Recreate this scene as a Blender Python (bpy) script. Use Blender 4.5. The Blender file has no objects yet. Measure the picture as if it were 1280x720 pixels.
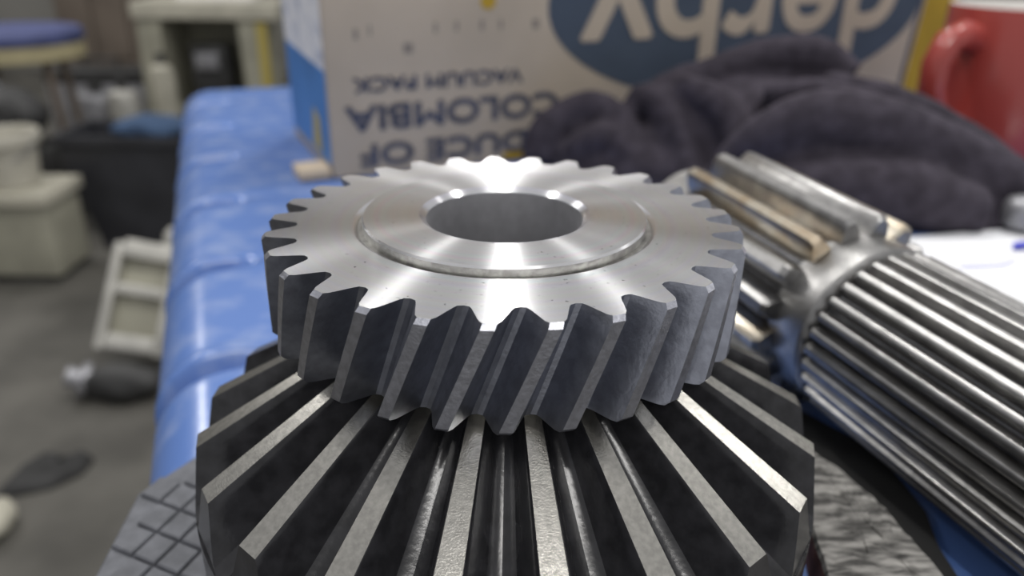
import bpy, bmesh, math, random
from mathutils import Vector, Matrix
random.seed(7)
PI = math.pi
sc = bpy.context.scene
C = sc.collection
# ---------------------------------------------------------------- units: 1 unit = radius of the helical gear = 5 cm
S = 0.05
H = 0.885                      # height above the floor of the helical gear's upper face
def W(x, y, z): return Vector((S*x, S*y, H+S*z))

# ---------------------------------------------------------------- camera
def make_camera():
    f = 984.8; pit, yaw, roll = .43056, .00056, .01436
    fw = Vector((math.sin(yaw)*math.cos(pit), math.cos(yaw)*math.cos(pit), -math.sin(pit)))
    r = fw.cross(Vector((0, 0, 1))).normalized(); u = r.cross(fw)
    r2 = math.cos(roll)*r+math.sin(roll)*u; u2 = -math.sin(roll)*r+math.cos(roll)*u
    cd = bpy.data.cameras.new('camera'); co = bpy.data.objects.new('camera', cd); C.objects.link(co)
    m = Matrix((r2, u2, -fw)).transposed().to_4x4(); m.translation = W(.03393, -3.1834, 1.13428)
    co.matrix_world = m
    cd.sensor_width = 36; cd.lens = 36*f/1280; cd.clip_start = .005; cd.clip_end = 60
    cd.dof.use_dof = True; cd.dof.focus_distance = 2.75*S; cd.dof.aperture_fstop = 11.5
    sc.camera = co
make_camera()

# ---------------------------------------------------------------- world, lamps, exposure
vs = sc.view_settings
vs.view_transform = 'Standard'; vs.look = 'None'; vs.gamma = 1; vs.use_curve_mapping = False
vs.exposure = 0.0
w = bpy.data.worlds.new('world'); sc.world = w; w.use_nodes = True
w.node_tree.nodes['Background'].inputs[0].default_value = (.53, .53, .54, 1)
w.node_tree.nodes['Background'].inputs[1].default_value = .92
def lamp(x, y, z, sx, sy, e, col=(1, .98, .95), rz=0, aim=None):
    d = bpy.data.lights.new('ceiling_lamp', 'AREA'); d.shape = 'RECTANGLE'; d.size = sx; d.size_y = sy; d.energy = e; d.color = col
    o = bpy.data.objects.new('ceiling_lamp', d); C.objects.link(o); o.location = (x, y, z); o.rotation_euler = (0, 0, rz)
    if aim:
        o.rotation_euler = (Vector(aim)-Vector((x, y, z))).to_track_quat('-Z', 'Y').to_euler()
    return o
lamp(0.01, 1.15, 2.75, .07, 1.2, 15)
lamp(-.95, .8, 2.75, .05, .16, 13)
lamp(.95, .8, 2.75, .05, .16, 11)
lamp(-2.8, 2.9, 2.75, .18, 1.8, 48, rz=.35)
lamp(2.9, 1.6, 2.75, .06, .3, 22)
lamp(.25, -1.0, 2.75, 1.2, .16, 19)  # unseen front lamp, added to light the carton's face

# ---------------------------------------------------------------- material helpers
def mat(name, col, rough=.5, metal=0., spec=.5, var=0., vscale=20., col2=None, bump=0., bscale=60., detail=4., coat=0., stretch=None, thr=None):
    m = bpy.data.materials.new(name); m.use_nodes = True
    nt = m.node_tree; b = nt.nodes['Principled BSDF']
    b.inputs['Base Color'].default_value = (*col, 1); b.inputs['Roughness'].default_value = rough
    b.inputs['Metallic'].default_value = metal; b.inputs['Specular IOR Level'].default_value = spec
    b.inputs['Coat Weight'].default_value = coat
    g = nt.nodes.new('ShaderNodeNewGeometry')
    src = g.outputs['Position']
    if stretch:
        mp = nt.nodes.new('ShaderNodeMapping'); mp.inputs['Rotation'].default_value = (0, 0, stretch[3]); mp.inputs['Scale'].default_value = stretch[:3]
        nt.links.new(src, mp.inputs['Vector']); src = mp.outputs['Vector']
    if var or col2:
        n = nt.nodes.new('ShaderNodeTexNoise'); n.inputs['Scale'].default_value = vscale; n.inputs['Detail'].default_value = detail
        nt.links.new(src, n.inputs['Vector'])
        r = nt.nodes.new('ShaderNodeValToRGB')
        lo, hi = thr or (.35, .65)
        r.color_ramp.elements[0].position = lo; r.color_ramp.elements[1].position = hi
        c2 = col2 or tuple(min(1, c*(1+var)) for c in col)
        c1 = col if col2 else tuple(c*(1-var) for c in col)
        r.color_ramp.elements[0].color = (*c1, 1); r.color_ramp.elements[1].color = (*c2, 1)
        nt.links.new(n.outputs['Fac'], r.inputs['Fac']); nt.links.new(r.outputs['Color'], b.inputs['Base Color'])
    if bump:
        n2 = nt.nodes.new('ShaderNodeTexNoise'); n2.inputs['Scale'].default_value = bscale; n2.inputs['Detail'].default_value = 3
        nt.links.new(src, n2.inputs['Vector'])
        bp = nt.nodes.new('ShaderNodeBump'); bp.inputs['Strength'].default_value = bump; bp.inputs['Distance'].default_value = .0006
        nt.links.new(n2.outputs['Fac'], bp.inputs['Height']); nt.links.new(bp.outputs['Normal'], b.inputs['Normal'])
    return m

def turned_steel(name, col, rough, aniso):
    """Lathe-turned steel: fine concentric tool marks round the gear's axis, highlights drawn out along the radius."""
    m = bpy.data.materials.new(name); m.use_nodes = True; nt = m.node_tree; b = nt.nodes['Principled BSDF']
    N = nt.nodes.new; L = nt.links.new
    b.inputs['Metallic'].default_value = 1; b.inputs['Roughness'].default_value = rough; b.inputs['Anisotropic'].default_value = aniso
    g = N('ShaderNodeNewGeometry'); sub = N('ShaderNodeVectorMath'); sub.operation = 'SUBTRACT'
    L(g.outputs['Position'], sub.inputs[0]); sub.inputs[1].default_value = W(0, 0, 0)
    mul = N('ShaderNodeVectorMath'); mul.operation = 'MULTIPLY'; mul.inputs[1].default_value = (1, 1, 0); L(sub.outputs[0], mul.inputs[0])
    nor = N('ShaderNodeVectorMath'); nor.operation = 'NORMALIZE'; L(mul.outputs[0], nor.inputs[0]); L(nor.outputs[0], b.inputs['Tangent'])
    ln = N('ShaderNodeVectorMath'); ln.operation = 'LENGTH'; L(mul.outputs[0], ln.inputs[0])
    n1 = N('ShaderNodeTexNoise'); n1.noise_dimensions = '1D'; n1.inputs['Scale'].default_value = 2600; n1.inputs['Detail'].default_value = 3
    L(ln.outputs['Value'], n1.inputs['W'])
    bp = N('ShaderNodeBump'); bp.inputs['Strength'].default_value = .10; bp.inputs['Distance'].default_value = .0002
    L(n1.outputs['Fac'], bp.inputs['Height']); L(bp.outputs['Normal'], b.inputs['Normal'])
    # specks of swarf and dirt
    n2 = N('ShaderNodeTexNoise'); n2.inputs['Scale'].default_value = 900; n2.inputs['Detail'].default_value = 2; L(g.outputs['Position'], n2.inputs['Vector'])
    r = N('ShaderNodeValToRGB'); r.color_ramp.elements[0].position = .20; r.color_ramp.elements[1].position = .30
    r.color_ramp.elements[0].color = (.12, .12, .13, 1); r.color_ramp.elements[1].color = (*col, 1)
    L(n2.outputs['Fac'], r.inputs['Fac'])
    n3 = N('ShaderNodeTexNoise'); n3.noise_dimensions = '1D'; n3.inputs['Scale'].default_value = 500; n3.inputs['Detail'].default_value = 4
    L(ln.outputs['Value'], n3.inputs['W'])
    mx = N('ShaderNodeMix'); mx.data_type = 'RGBA'; mx.blend_type = 'MULTIPLY'; mx.inputs['Factor'].default_value = .14
    L(r.outputs['Color'], mx.inputs['A']); L(n3.outputs['Color'], mx.inputs['B']); L(mx.outputs['Result'], b.inputs['Base Color'])
    return m

M = {}
M['turned'] = turned_steel('turned_steel', (.90, .905, .925), .25, .98)
M['bore'] = mat('bored_steel', (.62, .62, .64), .50, 1, var=.06, vscale=300)
M['groove'] = mat('shaded_steel', (.34, .335, .32), .36, 1, var=.25, vscale=500)  # darker tone paints shade into the hub's side and ring groove
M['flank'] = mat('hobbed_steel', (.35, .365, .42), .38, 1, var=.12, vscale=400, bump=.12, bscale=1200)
M['land'] = mat('gear_tip_steel', (.54, .55, .61), .38, 1, var=.12, vscale=700, bump=.15, bscale=1500)
M['bevel_land'] = mat('ground_steel', (.40, .39, .36), .26, 1, var=.12, vscale=900, bump=.10, bscale=3200)
M['bevel_black'] = mat('oiled_black_steel', (.026, .026, .029), .19, 0, .45, var=.3, vscale=250, bump=.05, bscale=900)
M['shaft'] = mat('shaft_steel', (.36, .355, .35), .36, 1, var=.18, vscale=160, bump=.10, bscale=500)
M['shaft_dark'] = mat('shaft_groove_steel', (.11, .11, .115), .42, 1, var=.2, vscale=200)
M['rusty'] = mat('tanned_steel', (.46, .43, .37), .32, 1, col2=(.34, .27, .19), vscale=90, bump=.08, bscale=400)
M['blue'] = mat('blue_plastic', (.105, .195, .48), .24, 0, .5, col2=(.26, .34, .56), vscale=55, detail=8, bump=.10, bscale=300, thr=(.47, .80))
M['rubber'] = mat('grey_rubber', (.115, .12, .135), .62, 0, .35, var=.18, vscale=220, bump=.3, bscale=900)
M['fibre'] = mat('fibrous_board', (.07, .068, .065), .9, 0, .2, col2=(.36, .35, .33), vscale=60, detail=8, bump=.9, bscale=160, stretch=(2.2, 9, 2, -.35), thr=(.38, .66))
M['rustwood'] = mat('brown_board_edge', (.16, .07, .05), .85, 0, .2, var=.4, vscale=120, bump=.6, bscale=250)
M['card'] = mat('printed_card', (.50, .425, .335), .75, 0, .25, var=.08, vscale=14, detail=6)
M['ink'] = mat('navy_ink', (.078, .085, .120), .7, 0, .25, var=.2, vscale=90)
M['oval'] = mat('slate_blue_ink', (.070, .092, .128), .7, 0, .25, var=.08, vscale=30)
M['ochre'] = mat('ochre_ink', (.46, .30, .035), .7, 0, .25, var=.1, vscale=40)
M['cardwhite'] = mat('white_card', (.80, .80, .82), .6, 0, .3, col2=(.40, .44, .56), vscale=60, thr=(.50, .66))
M['cardblue'] = mat('bright_blue_card', (.075, .22, .52), .6, 0, .3, var=.12, vscale=40)
M['smudge'] = mat('faded_print', (.26, .23, .20), .8, 0, .2)
M['kraft'] = mat('kraft_edge', (.58, .48, .36), .8, 0, .2, var=.1, vscale=60)
M['cloth'] = mat('dark_cloth', (.048, .042, .054), .92, 0, .10, var=.25, vscale=120, bump=.5, bscale=1500)
b = M['cloth'].node_tree.nodes['Principled BSDF']; b.inputs['Sheen Weight'].default_value = .12; b.inputs['Sheen Roughness'].default_value = .5; b.inputs['Sheen Tint'].default_value = (.55, .5, .6, 1)
M['red'] = mat('red_glaze', (.36, .055, .045), .25, 0, .5, coat=.3)
M['white'] = mat('white_glaze', (.82, .80, .77), .25, 0, .5)
M['paper'] = mat('white_paper', (.86, .87, .90), .8, 0, .2, var=.02, vscale=40)
M['bluepen'] = mat('blue_marker', (.06, .07, .50), .7, 0, .2)
M['greymetal'] = mat('grey_casting', (.34, .34, .36), .45, .6, .5, var=.2, vscale=60)
M['floor'] = mat('oily_concrete', (.088, .084, .074), .75, 0, .35, var=.30, vscale=5, detail=9, bump=.3, bscale=40)
M['wall'] = mat('grey_wall', (.20, .195, .18), .9, 0, .2, var=.12, vscale=1.5)
M['brown'] = mat('brown_panel', (.17, .14, .115), .8, 0, .25, var=.12, vscale=4)
M['cream'] = mat('cream_paint', (.33, .32, .255), .6, 0, .4, var=.14, vscale=9)
M['creamlight'] = mat('pale_cream_paint', (.45, .43, .355), .6, 0, .4, var=.12, vscale=9)
M['bucketwhite'] = mat('off_white_plastic', (.47, .45, .385), .5, 0, .4, var=.1, vscale=9)
M['black'] = mat('black_plastic', (.035, .036, .042), .5, 0, .4, var=.2, vscale=9)
M['dark'] = mat('dark_iron', (.05, .05, .05), .6, .3, .4, var=.3, vscale=14)
M['navy'] = mat('navy_vinyl', (.07, .085, .20), .6, 0, .4, var=.15, vscale=12)
M['yellowwood'] = mat('straw_paint', (.42, .37, .22), .6, 0, .4, var=.12, vscale=12)
M['yellow'] = mat('yellow_plastic', (.42, .34, .09), .5, 0, .4)
M['ragblue'] = mat('blue_rag', (.06, .10, .18), .9, 0, .2, var=.2, vscale=14)
M['alu'] = mat('cast_aluminium', (.50, .49, .45), .5, .35, .5, var=.15, vscale=18)
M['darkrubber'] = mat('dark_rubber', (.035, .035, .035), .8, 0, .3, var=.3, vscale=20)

# ---------------------------------------------------------------- mesh helpers (all shapes in gear radii, relative to the parent's base)
def mesh(name, vs_, fs, mats, fm=None, smooth=None):
    me = bpy.data.meshes.new(name); me.from_pydata([tuple(S*c for c in v) for v in vs_], [], fs)
    for m in (mats if isinstance(mats, (list, tuple)) else [mats]): me.materials.append(M[m])
    if fm: me.polygons.foreach_set('material_index', fm)
    bm = bmesh.new(); bm.from_mesh(me); bmesh.ops.recalc_face_normals(bm, faces=bm.faces); bm.to_mesh(me); bm.free()
    if smooth is not None:
        me.polygons.foreach_set('use_smooth', [True]*len(me.polygons))
        if smooth < 180: me.set_sharp_from_angle(angle=math.radians(smooth))
    me.update()
    return me
def put(name, me, parent=None, loc=(0, 0, 0), rot=(0, 0, 0), kind=None):
    o = bpy.data.objects.new(name, me); C.objects.link(o)
    if parent: o.parent = parent; o.location = tuple(S*c for c in loc)
    else: o.location = W(*loc)
    o.rotation_euler = rot
    if kind: o['kind'] = kind
    return o
def thing(name, loc, label, cat, group=None, rz=0):
    o = bpy.data.objects.new(name, None); C.objects.link(o); o.location = W(*loc); o.rotation_euler = (0, 0, rz); o.empty_display_size = .02
    o['label'] = label; o['category'] = cat
    if group: o['group'] = group
    return o
def tag(o, label, cat, group=None):
    o['label'] = label; o['category'] = cat
    if group: o['group'] = group
    return o
def box(x0, x1, y0, y1, z0, z1):
    v = [(x, y, z) for z in (z0, z1) for y in (y0, y1) for x in (x0, x1)]
    return v, [(0, 2, 3, 1), (4, 5, 7, 6), (0, 1, 5, 4), (1, 3, 7, 5), (3, 2, 6, 7), (2, 0, 4, 6)]
def bbox_mesh(name, dims, m, bev=.1, seg=2):
    v, f = box(*dims); bm = bmesh.new(); vv = [bm.verts.new([S*c for c in p]) for p in v]
    for q in f: bm.faces.new([vv[i] for i in q])
    bmesh.ops.recalc_face_normals(bm, faces=bm.faces)
    bmesh.ops.bevel(bm, geom=list(bm.edges), offset=S*bev, segments=seg, affect='EDGES', profile=.6)
    me = bpy.data.meshes.new(name); bm.to_mesh(me); bm.free(); me.materials.append(M[m])
    me.polygons.foreach_set('use_smooth', [True]*len(me.polygons)); me.set_sharp_from_angle(angle=math.radians(50))
    return me
def lathe(prof, n=96, closed=True, a0=0., a1=2*PI):
    """prof: [(r, z)], revolved about z."""
    full = abs(a1-a0-2*PI) < 1e-6; k = n if full else n+1
    v = [(r*math.cos(a0+(a1-a0)*i/n), r*math.sin(a0+(a1-a0)*i/n), z) for i in range(k) for r, z in prof]
    p = len(prof); f = []
    for i in range(n):
        j = (i+1) % k
        for t in range(p if closed else p-1):
            u = (t+1) % p
            f.append((i*p+t, j*p+t, j*p+u, i*p+u))
    return v, f
def tube(pts, rad, n=12, cap=True):
    """round bar through pts; rad a number or one per point."""
    P = [Vector(q) for q in pts]; R_ = rad if isinstance(rad, (list, tuple)) else [rad]*len(P)
    v, f = [], []; a = None
    for i, q in enumerate(P):
        d = (P[min(i+1, len(P)-1)]-P[max(i-1, 0)]).normalized()
        if a is None: a = d.cross(Vector((0, 0, 1)) if abs(d.z) < .95 else Vector((1, 0, 0)))
        a = (a-d*a.dot(d)).normalized(); c = a.cross(d)      # carry the frame along so the bar does not twist
        for k in range(n):
            t = 2*PI*k/n; v.append(tuple(q+R_[i]*(math.cos(t)*a+math.sin(t)*c)))
    for i in range(len(P)-1):
        for k in range(n):
            f.append((i*n+k, i*n+(k+1) % n, (i+1)*n+(k+1) % n, (i+1)*n+k))
    if cap: f += [tuple(range(n))[::-1], tuple((len(P)-1)*n+k for k in range(n))]
    return v, f
def merge(*parts):
    v, f = [], []
    for a, b_ in parts:
        o = len(v); v += list(a); f += [tuple(o+i for i in q) for q in b_]
    return v, f

# ================================================================ ROOM
FZ = -H/S
fl = put('floor', mesh('floor', [(-150, -60, 0), (90, -60, 0), (90, 150, 0), (-150, 150, 0)], [(0, 1, 2, 3)], 'floor'), loc=(0, 0, FZ), kind='structure')
v, f = box(-150, 90, 108, 112, 0, 60); put('wall_back', mesh('wall_back', v, f, 'wall'), loc=(0, 0, FZ), kind='structure')
v, f = box(-112, -108, -60, 108, 0, 60); put('wall_left', mesh('wall_left', v, f, 'wall'), loc=(0, 0, FZ), kind='structure')
dr = put('door_1', bbox_mesh('door_1', (-61, -46.5, 106.6, 108, .2, 40), 'brown', .2), loc=(0, 0, FZ), kind='structure')
for k in range(3):
    put('door_panel', bbox_mesh('door_panel', (-60+4.7*k, -56.2+4.7*k, 106.2, 106.7, 2, 38), 'brown', .15), dr)

# ================================================================ BLUE BENCH
EA = math.radians(20.0)
ex, ey = -math.sin(EA), math.cos(EA)            # along the bench's long edge, away from the camera
nx, ny = math.cos(EA), math.sin(EA)             # across the bench, away from that edge
BZ = -1.7
def bench_pt(t, s, z=0): return (-2.07+ex*t+nx*s, .32+ey*t+ny*s, z)
bench = thing('workbench', (0, 0, FZ), 'blue moulded plastic workbench with rounded ribbed edge carrying the gears', 'workbench')
def bench_top():
    rho = .52; prof = []
    prof += [(.10, -2.6, 0), (.02, -2.4, .3), (0, -1.6, .7), (0, -1.0, .9), (0, -rho, 1)]
    for k in range(1, 11):
        a = PI/2*k/10; prof.append((rho-rho*math.cos(a), -rho+rho*math.sin(a), 1))
    prof += [(.58, 0, 1), (.64, 0, .9), (.70, 0, .65), (.78, 0, .3), (.88, 0, 0), (1.4, 0, 0), (3, 0, 0), (6, 0, 0), (9, 0, 0), (13, 0, 0), (13.4, -.12, 0), (13.5, -.5, 0), (13.5, -2.6, 0)]
    ts = []; t = -3.2
    while t < 12.31: ts.append(t); t += .03
    v, f = [], []; p = len(prof)
    for t in ts:
        # the far and near ends roll over as well
        e = min(1, max(0, (t+3.2)/.5)); e2 = min(1, max(0, (12.3-t)/.6)); dr_ = .5*(1-math.sqrt(max(0, 1-(1-min(e, e2))**2)))
        for s, z, wgt in prof:
            g = 0; l = 0
            for tk in [1.25-1.87*3, 1.25-1.87*2, 1.25-1.87, 1.25, 3.1, 4.98, 6.9, 8.75, 10.6]:
                tt = t-tk-.10*(s-.3)
                g += math.exp(-(tt/.085)**2); l += math.exp(-((tt-.14)/.07)**2)
            d = wgt*(.24*g-.02*l)
            # push along the profile's outward normal
            if s < rho and z <= 0:
                a = math.atan2(z+rho, rho-s) if z > -rho else 0
                s2, z2 = s+d*math.cos(a), z-d*math.sin(a)
            else: s2, z2 = s, z-d
            x, y, _ = bench_pt(t, s2); v.append((x, y, z2-dr_))
    for i in range(len(ts)-1):
        for k in range(p-1): f.append((i*p+k, (i+1)*p+k, (i+1)*p+k+1, i*p+k+1))
    f.append(tuple(range(p))); f.append(tuple((len(ts)-1)*p+k for k in range(p))[::-1])
    # underside
    n0 = len(v)
    for i in (0, len(ts)-1):
        pass
    for i in range(len(ts)-1): f.append((i*p, i*p+p-1, (i+1)*p+p-1, (i+1)*p))
    return mesh('bench_top', v, f, 'blue', smooth=60)
put('bench_top', bench_top(), bench, (0, 0, BZ-FZ))
for t, s in ((-2, 1.2), (11, 1.2), (-2, 12.2), (11, 12.2)):
    x, y, _ = bench_pt(t, s)
    put('leg', bbox_mesh('leg', (x-.5, x+.5, y-.5, y+.5, 0, BZ-2.4-FZ), 'greymetal', .06), bench)

# ================================================================ RUBBER MAT
mt = thing('rubber_mat', (0, 0, BZ), 'grey rubber mat with raised diamond pads under the black conical gear', 'mat')
outline = [(-1.20, 1.22), (-1.70, .66), (-1.96, .20), (-1.90, -.43), (-1.72, -1.3), (-1.5, -2.3), (.9, -2.3), (1.15, -1.6), (1.30, -.8), (1.30, .1), (1.05, .8), (.5, 1.25), (-.4, 1.38)]
def prism(poly, z0, z1, inset=.015):
    n = len(poly); cx = sum(q[0] for q in poly)/n; cy = sum(q[1] for q in poly)/n
    def ins(q):
        d = math.hypot(q[0]-cx, q[1]-cy); k = (d-inset)/d; return (cx+(q[0]-cx)*k, cy+(q[1]-cy)*k)
    v = [(x, y, z0) for x, y in poly]+[(x, y, z1-inset*.8) for x, y in poly]+[(*ins(q), z1) for q in poly]
    f = [tuple(range(n))[::-1], tuple(2*n+i for i in range(n))]
    for k in (0, 1):
        for i in range(n): f.append((k*n+i, k*n+(i+1) % n, (k+1)*n+(i+1) % n, (k+1)*n+i))
    return v, f
v, f = prism(outline, .002, .038); put('sheet', mesh('sheet', v, f, 'rubber'), mt)
def inside(x, y, poly):
    c = False; n = len(poly)
    for i in range(n):
        (x1, y1), (x2, y2) = poly[i], poly[(i+1) % n]
        if (y1 > y) != (y2 > y) and x < (x2-x1)*(y-y1)/(y2-y1)+x1: c = not c
    return c
au, av = (.135, -.060), (-.056, -.163)
hu, hv = .46, .455
pv = [(sx*au[0]*hu+sy*av[0]*hv, sx*au[1]*hu+sy*av[1]*hv) for sx, sy in ((-1, -1), (1, -1), (1, 1), (-1, 1))]
v, f = prism(pv, .036, .062, .010); padm = mesh('pad', v, f, 'rubber')
npad = 0
for i in range(-16, 22):
    for j in range(-14, 16):
        x, y = -1.763+au[0]*i+av[0]*j, -.01+au[1]*i+av[1]*j
        if not all(inside(x+q[0]*.96, y+q[1]*.96, outline) for q in pv): continue
        if math.hypot(x-.018, y+.0885) < 1.22 or y < -1.75: continue
        put('pad', padm, mt, (x, y, 0)); npad += 1

# ================================================================ BEVEL GEAR (black, 22 teeth, lies flat)
BB = BZ+.064
bg = thing('conical_gear', (.018, -.0885, BB), 'black straight-toothed conical gear with bright ground tooth tips under the steel gear', 'gear')
NB = 22; Ro, zo, sl, Ri = 1.345, -.8383, .565, .605
def bevel_tooth():
    hp = PI/NB; v, fcs, fm = [], [], []
    rs = [Ro, 1.2, 1.05, .9, .75, Ri]
    # half profile: (fraction of width half-angle, depth)
    def section(r):
        k = r/Ro; hw = .050*k**.75; z = zo+sl*(Ro-r)
        D = .265*k
        pts = [(hw, 0), (hw+.005*k, .008*k), (.069*k, .060*k), (.088*k, .13*k), (.110*k, .20*k), (.128*k, .238*k), (.155*k, .258*k), (.192*k*1.0, D)]
        full = [(-a, d) for a, d in reversed(pts)]+pts
        out = []
        for a, d in full:
            ang = a/r if abs(a) < .19*k else math.copysign(hp, a)
            rr = r+(.04*d/.265 if r == Ro else 0)
            out.append((rr*math.cos(ang), rr*math.sin(ang), z-d-BB))
        return out
    secs = [section(r) for r in rs]; p = len(secs[0])
    for s_ in secs: v += s_
    for i in range(len(rs)-1):
        for t in range(p-1):
            fcs.append((i*p+t, i*p+t+1, (i+1)*p+t+1, (i+1)*p+t)); fm.append(0 if t == p//2-1 else 1)
    # outer and inner end faces
    lo = len(v)
    for k, r in ((0, Ro+.04), (len(rs)-1, Ri)):
        zb = secs[k][0][2]-.03
        o = len(v); v.append((r*math.cos(-hp), r*math.sin(-hp), zb)); v.append((r*math.cos(hp), r*math.sin(hp), zb))
        loop = [k*p+t for t in range(p)]+[o+1, o]
        fcs.append(tuple(loop)); fm.append(1)
    return mesh('tooth', v, fcs, ['bevel_land', 'bevel_black'], fm, smooth=28)
tm = bevel_tooth()
for i in range(NB): put('tooth', tm, bg, rot=(0, 0, 3.1387+i*2*PI/NB))
zi = zo+sl*(Ro-Ri)-BB; zr = zo-.265-BB
v, f = lathe([(.34, 0), (1.33, 0), (1.385, .05), (1.385, zr), (1.36, zr-.01), (.62, zi-.16), (.60, zi-.10), (.36, zi-.10), (.34, zi-.12)], 132)
put('body', mesh('body', v, f, 'bevel_black', smooth=35), bg)

# ================================================================ HELICAL GEAR (bright steel, 29 teeth, on top)
NH = 29; T = .42; DTH = -.1686; RB = .80
hg = thing('helical_gear', (0, 0, -T), 'bright turned steel helical gear lying on top of the black conical gear', 'gear')
def helical_tooth():
    hp = PI/NH; v, f, fm = [], [], []
    def prof(tip):
        pts = [(.0235, tip), (.036, .968), (.047, .938), (.058, .906), (.066, .884), (.074, .870)]
        full = [(-a/r, r) for a, r in reversed(pts)]+[(a/r, r) for a, r in pts]
        return [(-hp, .864)]+full+[(hp, .864)]
    zs = [(0, .984), (-.018, 1.)]+[(-.018-(T-.036)*k/7, 1.) for k in range(1, 7)]+[(-T+.018, 1.), (-T, .984)]
    P = len(prof(1))
    for z, tip in zs:
        tw = DTH*(-z/T)
        for a, r in prof(tip): v.append((r*math.cos(a+tw), r*math.sin(a+tw), T+z))
    for i in range(len(zs)-1):
        for t in range(P-1):
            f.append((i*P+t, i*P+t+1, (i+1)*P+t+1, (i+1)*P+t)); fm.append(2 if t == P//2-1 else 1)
    for i, rev in ((0, False), (len(zs)-1, True)):
        z = zs[i][0]; tw = DTH*(-z/T); o = len(v)
        K = 4
        for k in range(K+1):
            a = hp-2*hp*k/K; v.append((RB*math.cos(a+tw), RB*math.sin(a+tw), T+z))
        f.append(tuple([i*P+t for t in range(P)]+[o+k for k in range(K+1)])); fm.append(0)
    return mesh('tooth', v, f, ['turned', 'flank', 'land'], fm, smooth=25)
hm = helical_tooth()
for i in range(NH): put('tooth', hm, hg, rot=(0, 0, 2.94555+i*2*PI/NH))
NS = NH*4
v, f = lathe([(.58, 0), (RB, 0), (RB, T), (.640, T), (.628, T-.005), (.618, T-.014), (.600, T-.014), (.58, T-.03)], NS)
put('web', mesh('web', v, f, ['turned', 'groove'], ([0]*5+[1]+[0]*2)*NS, smooth=20), hg)
v, f = lathe([(.345, 0), (.58, 0), (.594, .01), (.600, T-.03), (.600, T+.019), (.594, T+.029), (.362, T+.029), (.334, T+.009), (.334, .012)], NS)
put('hub', mesh('hub', v, f, ['turned', 'bore', 'groove'], ([0]*3+[2]+[0]*3+[1]+[0])*NS, smooth=20), hg)

# ================================================================ PINION SHAFT (lies on the bench)
PHI, EPS = .365, .039; P0 = Vector((2.195, .964, BZ+.655+.0)); RS, RP = .548, .655
ax = Vector((-math.sin(PHI)*math.cos(EPS), math.cos(PHI)*math.cos(EPS), math.sin(EPS)))
e1 = ax.cross(Vector((0, 0, 1))).normalized(); e2 = ax.cross(e1)
ps = thing('pinion_shaft', tuple(P0), 'steel pinion shaft with long straight splines lying beside the gears', 'shaft')
ps.rotation_euler = Matrix((e1, e2, ax)).transposed().to_euler()      # local z runs along the shaft, away from the camera
def prism_z(sec, z0, z1, ch=.0):
    """bar of constant section along local z with a chamfer at both ends (section shrinks in radius by ch)."""
    v = []; n = len(sec)
    def sh(q, d): r = math.hypot(*q); k = (r-d)/r; return (q[0]*k, q[1]*k)
    for z, d in ((z0, ch), (z0+ch, 0), (z1-ch, 0), (z1, ch)): v += [(*sh(q, d), z) for q in sec]
    f = [tuple(range(n))[::-1], tuple(3*n+i for i in range(n))]
    for k in range(3):
        for i in range(n): f.append((k*n+i, k*n+(i+1) % n, (k+1)*n+(i+1) % n, (k+1)*n+i))
    return v, f
NSP = 32; rroot = RS-.085
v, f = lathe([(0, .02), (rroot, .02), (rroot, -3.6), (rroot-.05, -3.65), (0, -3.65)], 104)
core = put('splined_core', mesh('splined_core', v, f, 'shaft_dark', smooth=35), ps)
sec = [(rroot-.02, -.042), (rroot+.02, -.037), (RS-.02, -.026), (RS-.004, -.020), (RS, -.012), (RS, .012), (RS-.004, .020), (RS-.02, .026), (rroot+.02, .037), (rroot-.02, .042)]
v, f = prism_z(sec, -3.55, 0, .035); spm = mesh('spline', v, f, 'shaft', smooth=30)
for i in range(NSP): put('spline', spm, core, rot=(0, 0, i*2*PI/NSP+.05))
v, f = lathe([(0, .0), (rroot-.01, 0), (RS-.03, .02), (RS-.008, .045), (RS-.008, .20), (.530, .23), (.525, .32), (0, .32)], 96)
put('collar', mesh('collar', v, f, 'shaft', smooth=40), ps)
NP = 16; PR = .51; za, zb_ = .26, 1.62
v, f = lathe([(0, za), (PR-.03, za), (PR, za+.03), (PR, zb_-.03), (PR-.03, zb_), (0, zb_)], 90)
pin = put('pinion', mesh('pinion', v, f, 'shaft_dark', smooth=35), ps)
sec = [(PR-.02, -.086), (PR+.015, -.078), (PR+.06, -.068), (PR+.11, -.052), (RP-.012, -.038), (RP, -.028), (RP, .028), (RP-.012, .038), (PR+.11, .052), (PR+.06, .068), (PR+.015, .078), (PR-.02, .086)]
v, f = prism_z(sec, za, zb_, .03); ptm = mesh('tooth', v, f, 'shaft', smooth=32); ptm2 = mesh('tooth', v, f, 'rusty', smooth=32)
for i in range(NP):
    put('tooth', ptm2 if i % 3 == 1 else ptm, pin, rot=(0, 0, i*2*PI/NP+.22))
v, f = lathe([(0, zb_-.02), (.36, zb_-.02), (.36, 2.1), (.32, 2.14), (0, 2.14)], 64)
put('journal', mesh('journal', v, f, 'shaft', smooth=35), ps)

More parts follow.
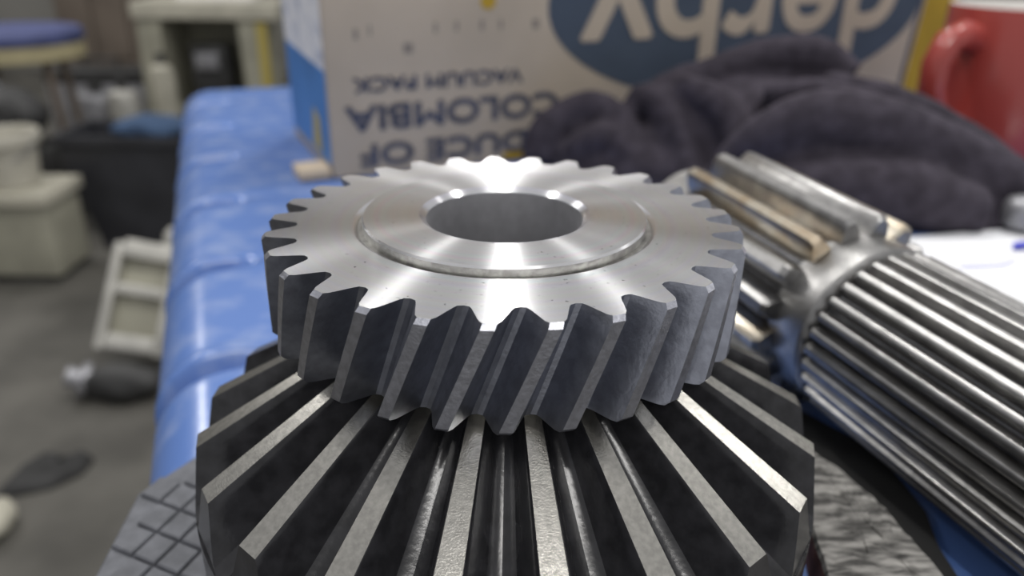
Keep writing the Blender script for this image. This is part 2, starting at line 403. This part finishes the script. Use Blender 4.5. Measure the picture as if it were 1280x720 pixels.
# ================================================================ FIBROUS BOARD by the bevel gear
bd = thing('board', (0, 0, BZ), 'worn grey fibrous board with a brown edge beside the black conical gear', 'board')
poly = [(1.50, -1.5), (1.455, -.62), (1.50, -.20), (1.555, .05), (1.62, .30), (1.70, .46), (1.80, .30), (1.885, .10), (1.925, -.10), (1.955, -.26), (2.0, -.56), (2.08, -1.0), (2.12, -1.5)]
def rough_board():
    n = len(poly); v, f, fm = [], [], []
    top = []
    for k in range(n):
        a, b_ = Vector(poly[k]), Vector(poly[(k+1) % n])
        for j in range(4):
            q = a.lerp(b_, j/4); top.append((q.x+random.uniform(-.008, .008), q.y+random.uniform(-.008, .008)))
    m = len(top); cx = sum(q[0] for q in top)/m; cy = sum(q[1] for q in top)/m
    rings = [(1.0, 0), (1.0, .19), (.97, .215), (.75, .222), (.5, .226), (.25, .222)]
    for k, z in rings:
        for x, y in top: v.append((cx+(x-cx)*k, cy+(y-cy)*k, z+(random.uniform(-.010, .010) if z > .2 else 0)))
    for r in range(len(rings)-1):
        for i in range(m):
            f.append((r*m+i, r*m+(i+1) % m, (r+1)*m+(i+1) % m, (r+1)*m+i)); fm.append(1 if r == 0 else 0)
    f.append(tuple((len(rings)-1)*m+i for i in range(m))); fm.append(0); f.append(tuple(range(m))[::-1]); fm.append(1)
    return mesh('board_slab', v, f, ['fibre', 'rustwood'], fm)
put('board_slab', rough_board(), bd)

# ================================================================ BLACK RUBBER STRIP between board and shaft; far end lengthened to stand in for shade
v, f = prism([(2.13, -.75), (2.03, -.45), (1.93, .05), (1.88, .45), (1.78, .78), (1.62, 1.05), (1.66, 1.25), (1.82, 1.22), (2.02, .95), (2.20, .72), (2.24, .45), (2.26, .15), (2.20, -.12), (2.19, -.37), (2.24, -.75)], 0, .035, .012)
tag(put('rubber_strip', mesh('rubber_strip', v, f, 'darkrubber'), loc=(0, 0, BZ)), 'flat black rubber strip between the fibrous board and the splined shaft, lengthened as shade by the pinion', 'rubber strip')

# ================================================================ CARTON with upside-down print
BA = math.radians(25); BL, BD, BH = 10.35, 2.5, 4.75
bx = thing('carton', (-2.14, 6.06, BZ+.004), 'cream printed cardboard carton standing upside down behind the gears', 'carton', rz=BA)
def carton():
    v, f = box(0, BL, 0, BD, 0, BH)
    return bbox_mesh('body', (0, BL, 0, BD, 0, BH), 'card', .05, 2)
put('body', carton(), bx)
def panel(name, m, pts, th=.012):
    """flat print on the front face: pts = (s, z) outline in carton coordinates."""
    n = len(pts); v = [(x, 0, z) for x, z in pts]+[(x, -th, z) for x, z in pts]
    f = [tuple(range(n)), tuple(n+i for i in range(n))]+[(i, (i+1) % n, n+(i+1) % n, n+i) for i in range(n)]
    return put(name, mesh(name, v, f, m), bx)
def zc(z): return z-BZ
def text_mesh(body, m, width, height, bold, name='lettering', thick=.010):
    cu = bpy.data.curves.new(name, 'FONT'); cu.body = body; cu.size = 1; cu.extrude = .5
    o = bpy.data.objects.new('tmp', cu); C.objects.link(o)
    dg = bpy.context.evaluated_depsgraph_get(); me = bpy.data.meshes.new_from_object(o.evaluated_get(dg)); bpy.data.objects.remove(o)
    xs = [q.co.x for q in me.vertices]; ys = [q.co.y for q in me.vertices]
    x0, x1, y0, y1 = min(xs), max(xs), min(ys), max(ys)
    for q in me.vertices:       # letters upright in (x, z), front towards -y
        x, y, z = q.co; q.co = (S*(x-x0)/(x1-x0)*width, -S*(z+.5)*thick, S*(y-y0)/(y1-y0)*height)
    # heavier strokes: the same letters laid side by side a hair apart
    bm = bmesh.new()
    for k, (dx, dz) in enumerate(((0, 0), (-1, 0), (1, 0), (0, -1), (0, 1), (-.7, -.7), (.7, .7))):
        m3 = me.copy(); m3.transform(Matrix.Translation((S*bold*dx, -S*.0012*k, S*bold*dz))); bm.from_mesh(m3); bpy.data.meshes.remove(m3)
    bm.to_mesh(me); bm.free()
    me.name = name; me.materials.clear(); me.materials.append(M[m]); return me
def upside_text(body, m, s_start, z_base, width, height, bold, lift=0.):
    """s_start: where the first letter begins (right), text runs to the left, upside down."""
    o = put('lettering', text_mesh(body, m, width, height, bold), bx, (s_start, -lift, zc(z_base)), (0, PI, 0)); return o
upside_text('VACUUM PACK', 'ink', 2.50, -.515, 2.19, .16, .009)
upside_text('COLOMBIA', 'ink', 3.02, -.845, 2.82, .285, .016)
upside_text('PRODUCE OF', 'ink', 3.62, -1.315, 3.27, .255, .015)
oc, oz, oa, ob = 6.15, .22, 3.30, 1.34
panel('logo_oval', 'oval', [(oc+oa*math.cos(t*2*PI/64), zc(oz+ob*math.sin(t*2*PI/64))) for t in range(64)])
upside_text('derby', 'card', 8.85, 1.24, 5.50, 1.92, .035, .010)
# ochre edge of the print and small marks
panel('ochre_band', 'ochre', [(9.42, .02), (BL-.04, .02), (BL-.04, BH-.1), (9.80, BH-.1)])
panel('rule_line', 'ink', [(9.30, .02), (9.37, .02), (9.75, BH-.1), (9.68, BH-.1)])
panel('ochre_spot', 'ochre', [(2.03+.10*math.cos(t*PI/8), zc(.30)+.09*math.sin(t*PI/8)) for t in range(16)])
panel('ochre_spot', 'ochre', [(2.45+.22*math.cos(t*PI/8), zc(-1.63)+.06*math.sin(t*PI/8)) for t in range(16)])
for s_, z_, w_ in ((.38, -.02, .05), (.55, .02, .03), (1.35, .02, .04), (1.62, .03, .04), (1.95, .03, .05), (2.2, .03, .04), (2.68, .02, .09), (1.0, -.2, .12)):
    panel('smudge', 'smudge', [(s_-w_/2, zc(z_-.06)), (s_+w_/2, zc(z_-.06)), (s_+w_/2, zc(z_+.06)), (s_-w_/2, zc(z_+.06))], .004)
def side_panel(name, m, pts, th=.012):
    n = len(pts); v = [(0, y, z) for y, z in pts]+[(-th, y, z) for y, z in pts]
    f = [tuple(range(n)), tuple(n+i for i in range(n))]+[(i, (i+1) % n, n+(i+1) % n, n+i) for i in range(n)]
    return put(name, mesh(name, v, f, m), bx)
side_panel('white_print', 'cardwhite', [(.06, zc(-.42)), (BD-.06, zc(-.34)), (BD-.06, BH-.06), (.06, BH-.06)])
side_panel('blue_print', 'cardblue', [(.06, .16), (BD-.06, .16), (BD-.06, zc(-.34)), (.06, zc(-.42))])
side_panel('yellow_print', 'yellow', [(.50, .20), (1.0, .22), (.85, .72), (.5, .62)], .020)
v, f = box(-.40, -.02, .04, .50, .02, .12); put('flap', mesh('flap', v, f, 'kraft'), bx)

# ================================================================ DARK CLOTH
def cloth():
    T_ = []
    def roll(pts, rad): T_.append(tube(smooth_path(pts, 5), interp(rad, (len(pts)-1)*5+1), 14))
    def interp(rad, n):
        if not isinstance(rad, (list, tuple)): return [rad]*n
        return [rad[min(int(i/(n-1)*(len(rad)-1)), len(rad)-2)]*(1-fr(i, n, rad))+rad[min(int(i/(n-1)*(len(rad)-1)), len(rad)-2)+1]*fr(i, n, rad) for i in range(n)]
    def fr(i, n, rad):
        q = i/(n-1)*(len(rad)-1); return q-min(int(q), len(rad)-2)
    def smooth_path(p, k):
        p = [Vector(q) for q in p]; out = []
        for i in range(len(p)-1):
            a, b_, c, d = p[max(i-1, 0)], p[i], p[i+1], p[min(i+2, len(p)-1)]
            for j in range(k):
                t = j/k; out.append(.5*((2*b_)+(c-a)*t+(2*a-5*b_+4*c-d)*t*t+(3*b_-a-3*c+d)*t**3))
        out.append(p[-1]); return out
    def blob(c, r):
        u, w_ = 20, 12; v, f = [], []
        for j in range(w_+1):
            a = -PI/2+PI*j/w_
            for i in range(u):
                t = 2*PI*i/u; v.append((c[0]+r[0]*math.cos(a)*math.cos(t), c[1]+r[1]*math.cos(a)*math.sin(t), c[2]+r[2]*math.sin(a)))
        for j in range(w_):
            for i in range(u): f.append((j*u+i, j*u+(i+1) % u, (j+1)*u+(i+1) % u, (j+1)*u+i))
        T_.append((v, f))
    # z here is above the bench
    blob((3.2, 6.6, .1), (1.9, .85, 1.12)); blob((4.2, 5.9, .05), (1.7, 1.1, .72)); blob((1.6, 6.4, .05), (1.1, .75, .60)); blob((5.0, 5.4, .02), (.9, .9, .45))
    blob((2.6, 6.7, .2), (.85, .6, .90))
    roll([(1.45, 6.6, .75), (1.9, 6.7, 1.02), (2.5, 6.8, 1.22), (3.2, 6.9, 1.42), (3.8, 6.9, 1.42), (4.2, 6.7, 1.22)], [.14, .22, .22, .24, .24, .18])
    roll([(2.45, 5.55, .25), (2.75, 5.35, .72), (3.25, 5.25, .98), (3.9, 5.15, .95), (4.6, 5.05, .72), (5.3, 4.95, .40), (5.75, 4.95, .15)], [.22, .30, .34, .34, .32, .30, .22])
    roll([(3.7, 6.4, 1.15), (4.3, 6.25, 1.02), (4.9, 6.05, .82), (5.4, 5.75, .55), (5.75, 5.4, .2)], [.2, .24, .24, .24, .2])
    roll([(2.9, 6.0, 1.10), (3.4, 5.85, 1.14), (4.0, 5.75, 1.02), (4.7, 5.6, .76)], [.14, .2, .2, .16])
    roll([(.35, 6.35, .15), (.45, 6.5, .50), (.75, 6.6, .74), (1.1, 6.5, .78), (1.35, 6.3, .5), (1.5, 6.1, .1)], [.24, .25, .24, .24, .25, .24])
    roll([(.75, 6.2, .12), (.9, 6.15, .45), (1.15, 6.1, .55), (1.4, 5.95, .3), (1.5, 5.85, .05)], .2)
    roll([(1.5, 6.7, .95), (1.75, 6.45, .92), (1.95, 6.15, .62), (2.1, 5.9, .2), (2.15, 5.7, .0)], [.14, .2, .22, .24, .2])
    roll([(2.0, 6.5, 1.12), (2.35, 6.2, 1.02), (2.6, 5.9, .72), (2.7, 5.6, .3)], [.14, .2, .2, .2])
    roll([(2.3, 5.6, .1), (3.2, 5.0, .30), (4.1, 4.75, .32), (4.9, 4.6, .18)], [.2, .38, .40, .25])
    v, f = merge(*T_)
    me = bpy.data.meshes.new('cloth_raw'); me.from_pydata([tuple(S*c for c in q) for q in v], [], f); me.materials.append(M['cloth'])
    o = bpy.data.objects.new('tmp', me); C.objects.link(o)
    r = o.modifiers.new('r', 'REMESH'); r.mode = 'VOXEL'; r.voxel_size = .055*S; r.use_smooth_shade = True
    s_ = o.modifiers.new('s', 'SMOOTH'); s_.factor = .6; s_.iterations = 5
    tx = bpy.data.textures.new('folds', 'CLOUDS'); tx.noise_scale = .030; tx.noise_depth = 2
    d = o.modifiers.new('d', 'DISPLACE'); d.texture = tx; d.strength = .004; d.mid_level = .5
    dg = bpy.context.evaluated_depsgraph_get(); m2 = bpy.data.meshes.new_from_object(o.evaluated_get(dg)); bpy.data.objects.remove(o)
    for q in m2.vertices: q.co.z = max(q.co.z, S*.003)
    m2.name = 'cloth'; m2.polygons.foreach_set('use_smooth', [True]*len(m2.polygons))
    return m2
tag(put('cloth', cloth(), loc=(0, 0, BZ)), 'crumpled dark purple-black cloth heaped in front of the carton', 'cloth')

# ================================================================ RED MUG
mug = thing('mug', (6.58, 7.5, BZ), 'red glazed mug with white inside behind the dark cloth', 'mug')
mh = 2.0
v, f = lathe([(0, .03), (.66, .03), (.70, 0), (.80, .02), (.88, .12), (.90, .4), (.90, mh-.03), (.885, mh), (.85, mh), (.835, mh-.03), (.83, .2), (.76, .12), (0, .12)], 72)
fm = []
for i in range(72): fm += [0]*7+[1]*5+[1]
put('body', mesh('body', v, f, ['red', 'white'], fm, smooth=40), mug)
ha = math.radians(205); hx, hy = math.cos(ha), math.sin(ha)
hp_ = [(.86, 1.62), (1.10, 1.68), (1.34, 1.60), (1.46, 1.36), (1.44, 1.05), (1.30, .72), (1.10, .50), (.86, .42)]
hv_ = [(hx*a, hy*a, b_) for a, b_ in hp_]
v, f = tube(hv_, [.19, .18, .175, .17, .17, .17, .18, .19], 14)
put('handle', mesh('handle', v, f, 'red', smooth=70), mug)

# ================================================================ PAPER and a grey piece at the frame's side
pp = thing('paper_sheet', (0, 0, BZ), 'white paper sheet with blue pen marks under the splined shaft', 'paper')
def sheet():
    v, f = [], []; n, m = 16, 14
    o = Vector((2.75, 4.0)); u = Vector((3.6, .80)); w_ = Vector((1.0, -3.2))
    for th in (0, .012):
        for j in range(m+1):
            for i in range(n+1):
                q = o+u*(i/n)+w_*(j/m)
                z = .012+.09*max(0, i/n-.45)**1.5*(1-j/m)+.015*math.sin(3*i/n+2*j/m)**2
                v.append((q.x, q.y, z+th))
    k = (n+1)*(m+1)
    for j in range(m):
        for i in range(n):
            a = j*(n+1)+i; f.append((a, a+n+1, a+n+2, a+1)); f.append((k+a, k+a+1, k+a+n+2, k+a+n+1))
    for i in range(n):
        f.append((i, i+1, k+i+1, k+i)); a = m*(n+1)+i; f.append((a+1, a, k+a, k+a+1))
    for j in range(m):
        a = j*(n+1); f.append((a+n+1, a, k+a, k+a+n+1)); a += n; f.append((a, a+n+1, k+a+n+1, k+a))
    return mesh('sheet', v, f, 'paper', smooth=60)
put('sheet', sheet(), pp)
def stroke(pts, wd):
    v, f = [], []
    for i, (x, y, z) in enumerate(pts):
        v += [(x-wd*.3, y-wd, z), (x+wd*.3, y+wd, z)]
    for i in range(len(pts)-1): f.append((2*i, 2*i+2, 2*i+3, 2*i+1))
    return mesh('pen_mark', v, f, 'bluepen')
put('pen_mark', stroke([(4.90, 3.96, .075), (4.97, 4.0, .077), (5.10, 4.03, .080), (5.3, 4.10, .086)], .075), pp)
put('pen_mark', stroke([(4.14, 3.49, .060), (4.35, 3.50, .061), (4.57, 3.54, .062), (4.75, 3.66, .064)], .010), pp)
v, f = lathe([(.0, 0), (.17, 0), (.20, .03), (.20, .20), (.17, .27), (.10, .30), (0, .305)], 40)
tag(put('cap', mesh('cap', v, f, 'greymetal', smooth=50), loc=(5.27, 4.50, BZ+.10)), 'small grey rounded cap lying at the end of the dark cloth', 'cap')

# ================================================================ THINGS ON THE FLOOR BEYOND THE BENCH
def group_of(name, loc, label, cat, parts, rz=0, group=None):
    t = thing(name, loc, label, cat, group, rz)
    for nm, me in parts: put(nm, me, t)
    return t
# cream plinth
group_of('plinth', (-28.85, 39.6, FZ), 'cream painted metal plinth with an overhanging top under the white bucket', 'plinth',
    [('body', bbox_mesh('body', (-3.6, 3.3, -2, 1.6, .4, 4.6), 'cream', .15)), ('top', bbox_mesh('top', (-4.0, 3.6, -2.3, 1.8, 4.6, 5.3), 'creamlight', .12)), ('base', bbox_mesh('base', (-3.4, 3.1, -1.8, 1.5, 0, .4), 'dark', .05))])
# white bucket
bk = thing('bucket', (-27.9, 39.3, FZ+5.3), 'off-white plastic bucket with a thick rim standing on the cream plinth', 'bucket')
v, f = lathe([(0, .05), (1.05, .05), (1.15, 0), (1.3, .1), (1.58, 2.6), (1.5, 2.6), (1.2, .2), (0, .2)], 40); put('body', mesh('body', v, f, 'bucketwhite', smooth=40), bk)
v, f = lathe([(1.55, 2.35), (1.78, 2.4), (1.82, 2.7), (1.74, 3.0), (1.6, 3.02), (1.5, 2.9), (1.5, 2.4)], 40); put('rim', mesh('rim', v, f, 'bucketwhite', smooth=50), bk)
v, f = tube([(-1.75*math.cos(t*PI/10), -.3-1.0*math.sin(t*PI/10), 2.55-1.1*math.sin(t*PI/10)) for t in range(11)], .05, 6); put('handle', mesh('handle', v, f, 'greymetal', smooth=60), bk)
# black bin with a blue rag
bn = thing('bin', (-22.4, 44.3, FZ), 'tapered black plastic bin between the cream plinth and the blue bench', 'bin')
def frustum(w0, w1, d0, d1, h, th):
    def ring(w_, d, z): return [(-w_, -d, z), (w_, -d, z), (w_, d, z), (-w_, d, z)]
    v = ring(w0, d0, 0)+ring(w1, d1, h)+ring(w1-th, d1-th, h)+ring(w0-th, d0-th, th)
    f = [(3, 2, 1, 0)]
    for k in range(3):
        for i in range(4): f.append((k*4+i, k*4+(i+1) % 4, k*4+4+(i+1) % 4, k*4+4+i))
    f.append((12, 13, 14, 15)); return v, f
v, f = frustum(3.1, 4.4, 1.5, 2.1, 7.3, .15); put('body', mesh('body', v, f, 'black'), bn)
v, f = merge(box(-4.6, 4.6, -2.3, -2.05, 6.9, 7.35), box(-4.6, 4.6, 2.05, 2.3, 6.9, 7.35), box(-4.6, -4.35, -2.05, 2.05, 6.9, 7.35), box(4.35, 4.6, -2.05, 2.05, 6.9, 7.35))
put('rim', mesh('rim', v, f, 'black'), bn)
def lump(name, c, r, m, seed=0, amp=.2, n=20):
    rnd = random.Random(seed); ph = [rnd.uniform(0, 6) for _ in range(6)]; v, f = [], []
    k = n//2
    for j in range(k+1):
        a = -PI/2+PI*j/k
        for i in range(n):
            t = 2*PI*i/n; d = 1+amp*(math.sin(2*t+ph[0]+a)+math.sin(3*t+ph[1]-2*a)+.7*math.sin(5*t+ph[2]+3*a))*math.cos(a)/2
            v.append((c[0]+r[0]*d*math.cos(a)*math.cos(t), c[1]+r[1]*d*math.cos(a)*math.sin(t), c[2]+r[2]*d*math.sin(a)))
    for j in range(k):
        for i in range(n): f.append((j*n+i, j*n+(i+1) % n, (j+1)*n+(i+1) % n, (j+1)*n+i))
    return mesh(name, v, f, m, smooth=180)
tag(put('rag', lump('rag', (0, 0, 0), (2.2, 1.6, .75), 'ragblue', 3, .16, 28), loc=(-21.8, 44.3, FZ+7.45)), 'crumpled blue rag stuffed in the top of the black bin', 'rag')
v, f = lathe([(0, 0), (.42, 0), (.46, .1), (.40, .95), (.22, 1.15), (.2, 1.4), (0, 1.4)], 24)
tag(put('bottle', mesh('bottle', v, f, 'yellow', smooth=40), loc=(-18.5, 42.9, FZ+7.36)), 'small yellow bottle at the corner of the black bin', 'bottle')
# stool with navy seat
st = thing('stool', (-36.6, 56.5, FZ), 'stool with navy seat pad, straw coloured apron and brown legs', 'stool')
v, f = lathe([(0, 10.7), (4.5, 10.7), (4.7, 10.9), (4.7, 11.35), (4.5, 11.6), (0, 11.65)], 48); put('seat_pad', mesh('seat_pad', v, f, 'navy', smooth=45), st)
v, f = lathe([(0, 9.6), (4.35, 9.6), (4.6, 9.7), (4.6, 10.7), (0, 10.7)], 48); put('apron', mesh('apron', v, f, 'yellowwood', smooth=45), st)
for k in range(4):
    a = PI/4+k*PI/2+.3; v, f = tube([(3.3*math.cos(a), 3.3*math.sin(a), 9.7), (4.0*math.cos(a), 4.0*math.sin(a), 0)], [.32, .26], 10); put('leg', mesh('leg', v, f, 'brown', smooth=50), st)
# dark castings in front of the stool
cs = thing('crate', (-33.0, 48.5, FZ), 'low dark wooden crate holding the dark iron casting', 'crate')
for k in range(3):
    v, f = box(-3.2, 3.2, -2.2, -2.0, .2+1.7*k, 1.7+1.7*k); put('slat', mesh('slat', v, f, 'dark'), cs)
    v, f = box(-3.2, 3.2, 2.0, 2.2, .2+1.7*k, 1.7+1.7*k); put('slat', mesh('slat', v, f, 'dark'), cs)
v, f = merge(box(-3.2, -3, -2, 2, 0, 5.4), box(3, 3.2, -2, 2, 0, 5.4), box(-3, 3, -2, 2, 0, .3), box(-3, 3, -2, 2, 5.0, 5.2)); put('frame', mesh('frame', v, f, 'dark'), cs)
hs = thing('casting', (-33.2, 48.5, FZ+5.45), 'dark iron casting with round flanges sitting on the low crate', 'casting')
put('housing', lump('housing', (0, 0, 1.75), (2.5, 1.8, 1.75), 'dark', 9, .12, 28), hs)
v, f = lathe([(0, 0), (1.1, 0), (1.1, .5), (.9, .6), (.9, 1.1), (0, 1.1)], 32)
fo = put('flange', mesh('flange', v, f, 'dark', smooth=35), hs, (.6, -1.7, 1.9), (PI/2, 0, .2))
v, f = lathe([(0, 0), (.8, 0), (.8, .5), (.5, .6), (.5, 1.3), (0, 1.3)], 32); put('neck', mesh('neck', v, f, 'greymetal', smooth=35), hs, (-.9, 0, 3.1))
# clutter near the back wall
def canister(loc, r, h, m, label):
    t = thing('canister', loc, label, 'canister')
    v, f = lathe([(0, 0), (r*.96, 0), (r, .1), (r, h*.8), (r*.9, h*.86), (r*.4, h*.9), (0, h*.9)], 32); put('body', mesh('body', v, f, m, smooth=40), t)
    v, f = lathe([(0, h*.9), (r*.35, h*.9), (r*.35, h), (0, h)], 24); put('cap', mesh('cap', v, f, 'dark', smooth=40), t)
canister((-35.6, 64.5, FZ), 1.7, 6.2, 'greymetal', 'squat grey canister between the stool and the bin')
canister((-32.6, 63.0, FZ), 1.15, 6.8, 'alu', 'tall pale metal canister above the black bin')
canister((-30.3, 66.0, FZ), 1.0, 8.6, 'creamlight', 'slim cream canister beside the cream stand')
gb = group_of('toolbox', (-38.5, 72.0, FZ), 'grey steel toolbox on the floor near the brown door', 'toolbox',
    [('body', bbox_mesh('body', (-4.6, 4.6, -1.8, 1.8, 0, 5.2), 'greymetal', .2)), ('lid', bbox_mesh('lid', (-4.7, 4.7, -1.9, 1.9, 5.2, 6.4), 'dark', .3))])
v, f = tube([(-1.6, 0, 6.3), (-1.5, 0, 7.2), (1.5, 0, 7.2), (1.6, 0, 6.3)], .18, 8); put('handle', mesh('handle', v, f, 'dark', smooth=50), gb)
# cream stand
sd = thing('machine_stand', (-27.0, 70.0, FZ), 'cream metal machine stand with a thick top beyond the blue bench', 'stand')
put('top', bbox_mesh('top', (-5.9, 6.6, -2.5, 4.5, 11.2, 12.6), 'creamlight', .15), sd)
for x0, x1, x2 in ((-5.6, -3.6, .35), (3.1, 4.6, -.3)):
    v = [(x0, -2.2, 11.2), (x1, -2.2, 11.2), (x1, 4, 11.2), (x0, 4, 11.2), (x0-x2, -2.4, 0), (x1-x2, -2.4, 0), (x1-x2, 4, 0), (x0-x2, 4, 0)]
    put('leg', mesh('leg', v, [(0, 1, 2, 3), (7, 6, 5, 4), (0, 4, 5, 1), (1, 5, 6, 2), (2, 6, 7, 3), (3, 7, 4, 0)], 'cream'), sd)
put('back_panel', bbox_mesh('back_panel', (-3.8, 3.4, 3.6, 4.0, .5, 11.2), 'cream', .05), sd)
put('shelf', bbox_mesh('shelf', (-3.6, 3.3, -2, 3.6, 3.2, 3.7), 'cream', .05), sd)
v, f = merge(box(4.7, 5.5, -2.3, -2.0, 4.5, 11.0)); put('yellow_strip', mesh('yellow_strip', v, f, 'yellow'), sd)
group_of('motor', (-27.2, 69.8, FZ+3.72), 'dark square motor housing on the shelf of the cream stand', 'motor',
    [('housing', bbox_mesh('housing', (-1.6, 1.7, -1.2, 1.4, .4, 5.2), 'dark', .35, 3)), ('foot', bbox_mesh('foot', (-1.9, 2.0, -1.3, 1.5, 0, .4), 'dark', .05)), ('terminal_box', bbox_mesh('terminal_box', (-1.0, 1.0, -1.7, -1.1, 3.2, 4.6), 'greymetal', .1))])
tb = thing('tray', (-26.0, 70.6, FZ+12.6), 'white and yellow tray on top of the cream stand', 'tray')
put('base', bbox_mesh('base', (-3.4, 3.2, -1.6, 1.8, 0, .5), 'white', .1), tb); put('lid', bbox_mesh('lid', (-3.2, -.6, -1.5, 1.7, .5, .95), 'yellow', .1), tb)
# cast aluminium housing leaning by the bench
al = thing('engine_cover', (-17.3, 29.4, FZ), 'pale cast aluminium cover standing on the floor beside the bench', 'cover')
al.location = W(-17.45, 28.7, FZ+.62); al.rotation_euler = (-.50, .22, .10)
for nm, dm, m_ in (('frame_rail', (-1.45, -1.05, -1.2, -.5, 0, 4.9), 'alu'), ('frame_rail', (1.05, 1.45, -1.2, -.5, 0, 4.9), 'alu'), ('cross_bar', (-1.05, 1.05, -1.15, -.6, 2.6, 3.1), 'alu'), ('cross_bar', (-1.05, 1.05, -1.2, -.5, 4.3, 5.1), 'alu'), ('cross_bar', (-1.05, 1.05, -1.2, -.5, .1, .8), 'alu'), ('back_plate', (-1.3, 1.3, -.6, .5, .1, 4.9), 'cream')):
    put(nm, bbox_mesh(nm, dm, m_, .12), al)
v, f = lathe([(0, 0), (.35, 0), (.5, .2), (.55, .7), (.4, 1.05), (0, 1.15)], 28); put('boss', mesh('boss', v, f, 'alu', smooth=50), al, (1.0, -.7, 4.9))
# dark casting at the cover's foot
dc = thing('gearbox_part', (-17.0, 25.9, FZ), 'dark rounded gearbox part on the floor under the aluminium cover', 'machine part')
put('housing', lump('housing', (.3, 0, .75), (1.75, .95, .8), 'dark', 21, .14, 26), dc)
v, f = lathe([(0, 0), (.75, 0), (.75, .3), (.45, .4), (.45, .9), (0, .9)], 30); put('flange', mesh('flange', v, f, 'greymetal', smooth=35), dc, (-1.2, .1, .75), (0, -PI/2+.4, .3))
# rag on the floor
def flat_lump(name, pts, h, m):
    n = len(pts); cx = sum(q[0] for q in pts)/n; cy = sum(q[1] for q in pts)/n; v, f = [], []
    for k, z in ((1, 0), (1.03, .25*h), (.92, .75*h), (.6, h), (.25, .9*h)):
        for i, (x, y) in enumerate(pts): v.append((cx+(x-cx)*k, cy+(y-cy)*k, z*(1+.25*math.sin(2.3*i))))
    for k in range(4):
        for i in range(n): f.append((k*n+i, k*n+(i+1) % n, (k+1)*n+(i+1) % n, (k+1)*n+i))
    f += [tuple(range(n))[::-1], tuple(4*n+i for i in range(n))]
    return mesh(name, v, f, m, smooth=60)
tag(put('glove', flat_lump('glove', [(-18.3, 19.3), (-17.6, 19.3), (-16.6, 19.7), (-15.9, 20.6), (-15.9, 21.4), (-16.5, 21.9), (-16.8, 21.2), (-17.2, 21.6), (-17.9, 21.7), (-18.2, 20.7)], .35, 'darkrubber'), loc=(0, 0, FZ)), 'dark flattened rubber glove lying on the floor', 'glove')
tag(put('stone', lump('stone', (0, 0, .45), (.75, .9, .5), 'creamlight', 5, .15, 20), loc=(-17.35, 17.5, FZ)), 'pale rounded lump on the floor at the picture\'s side edge', 'stone')
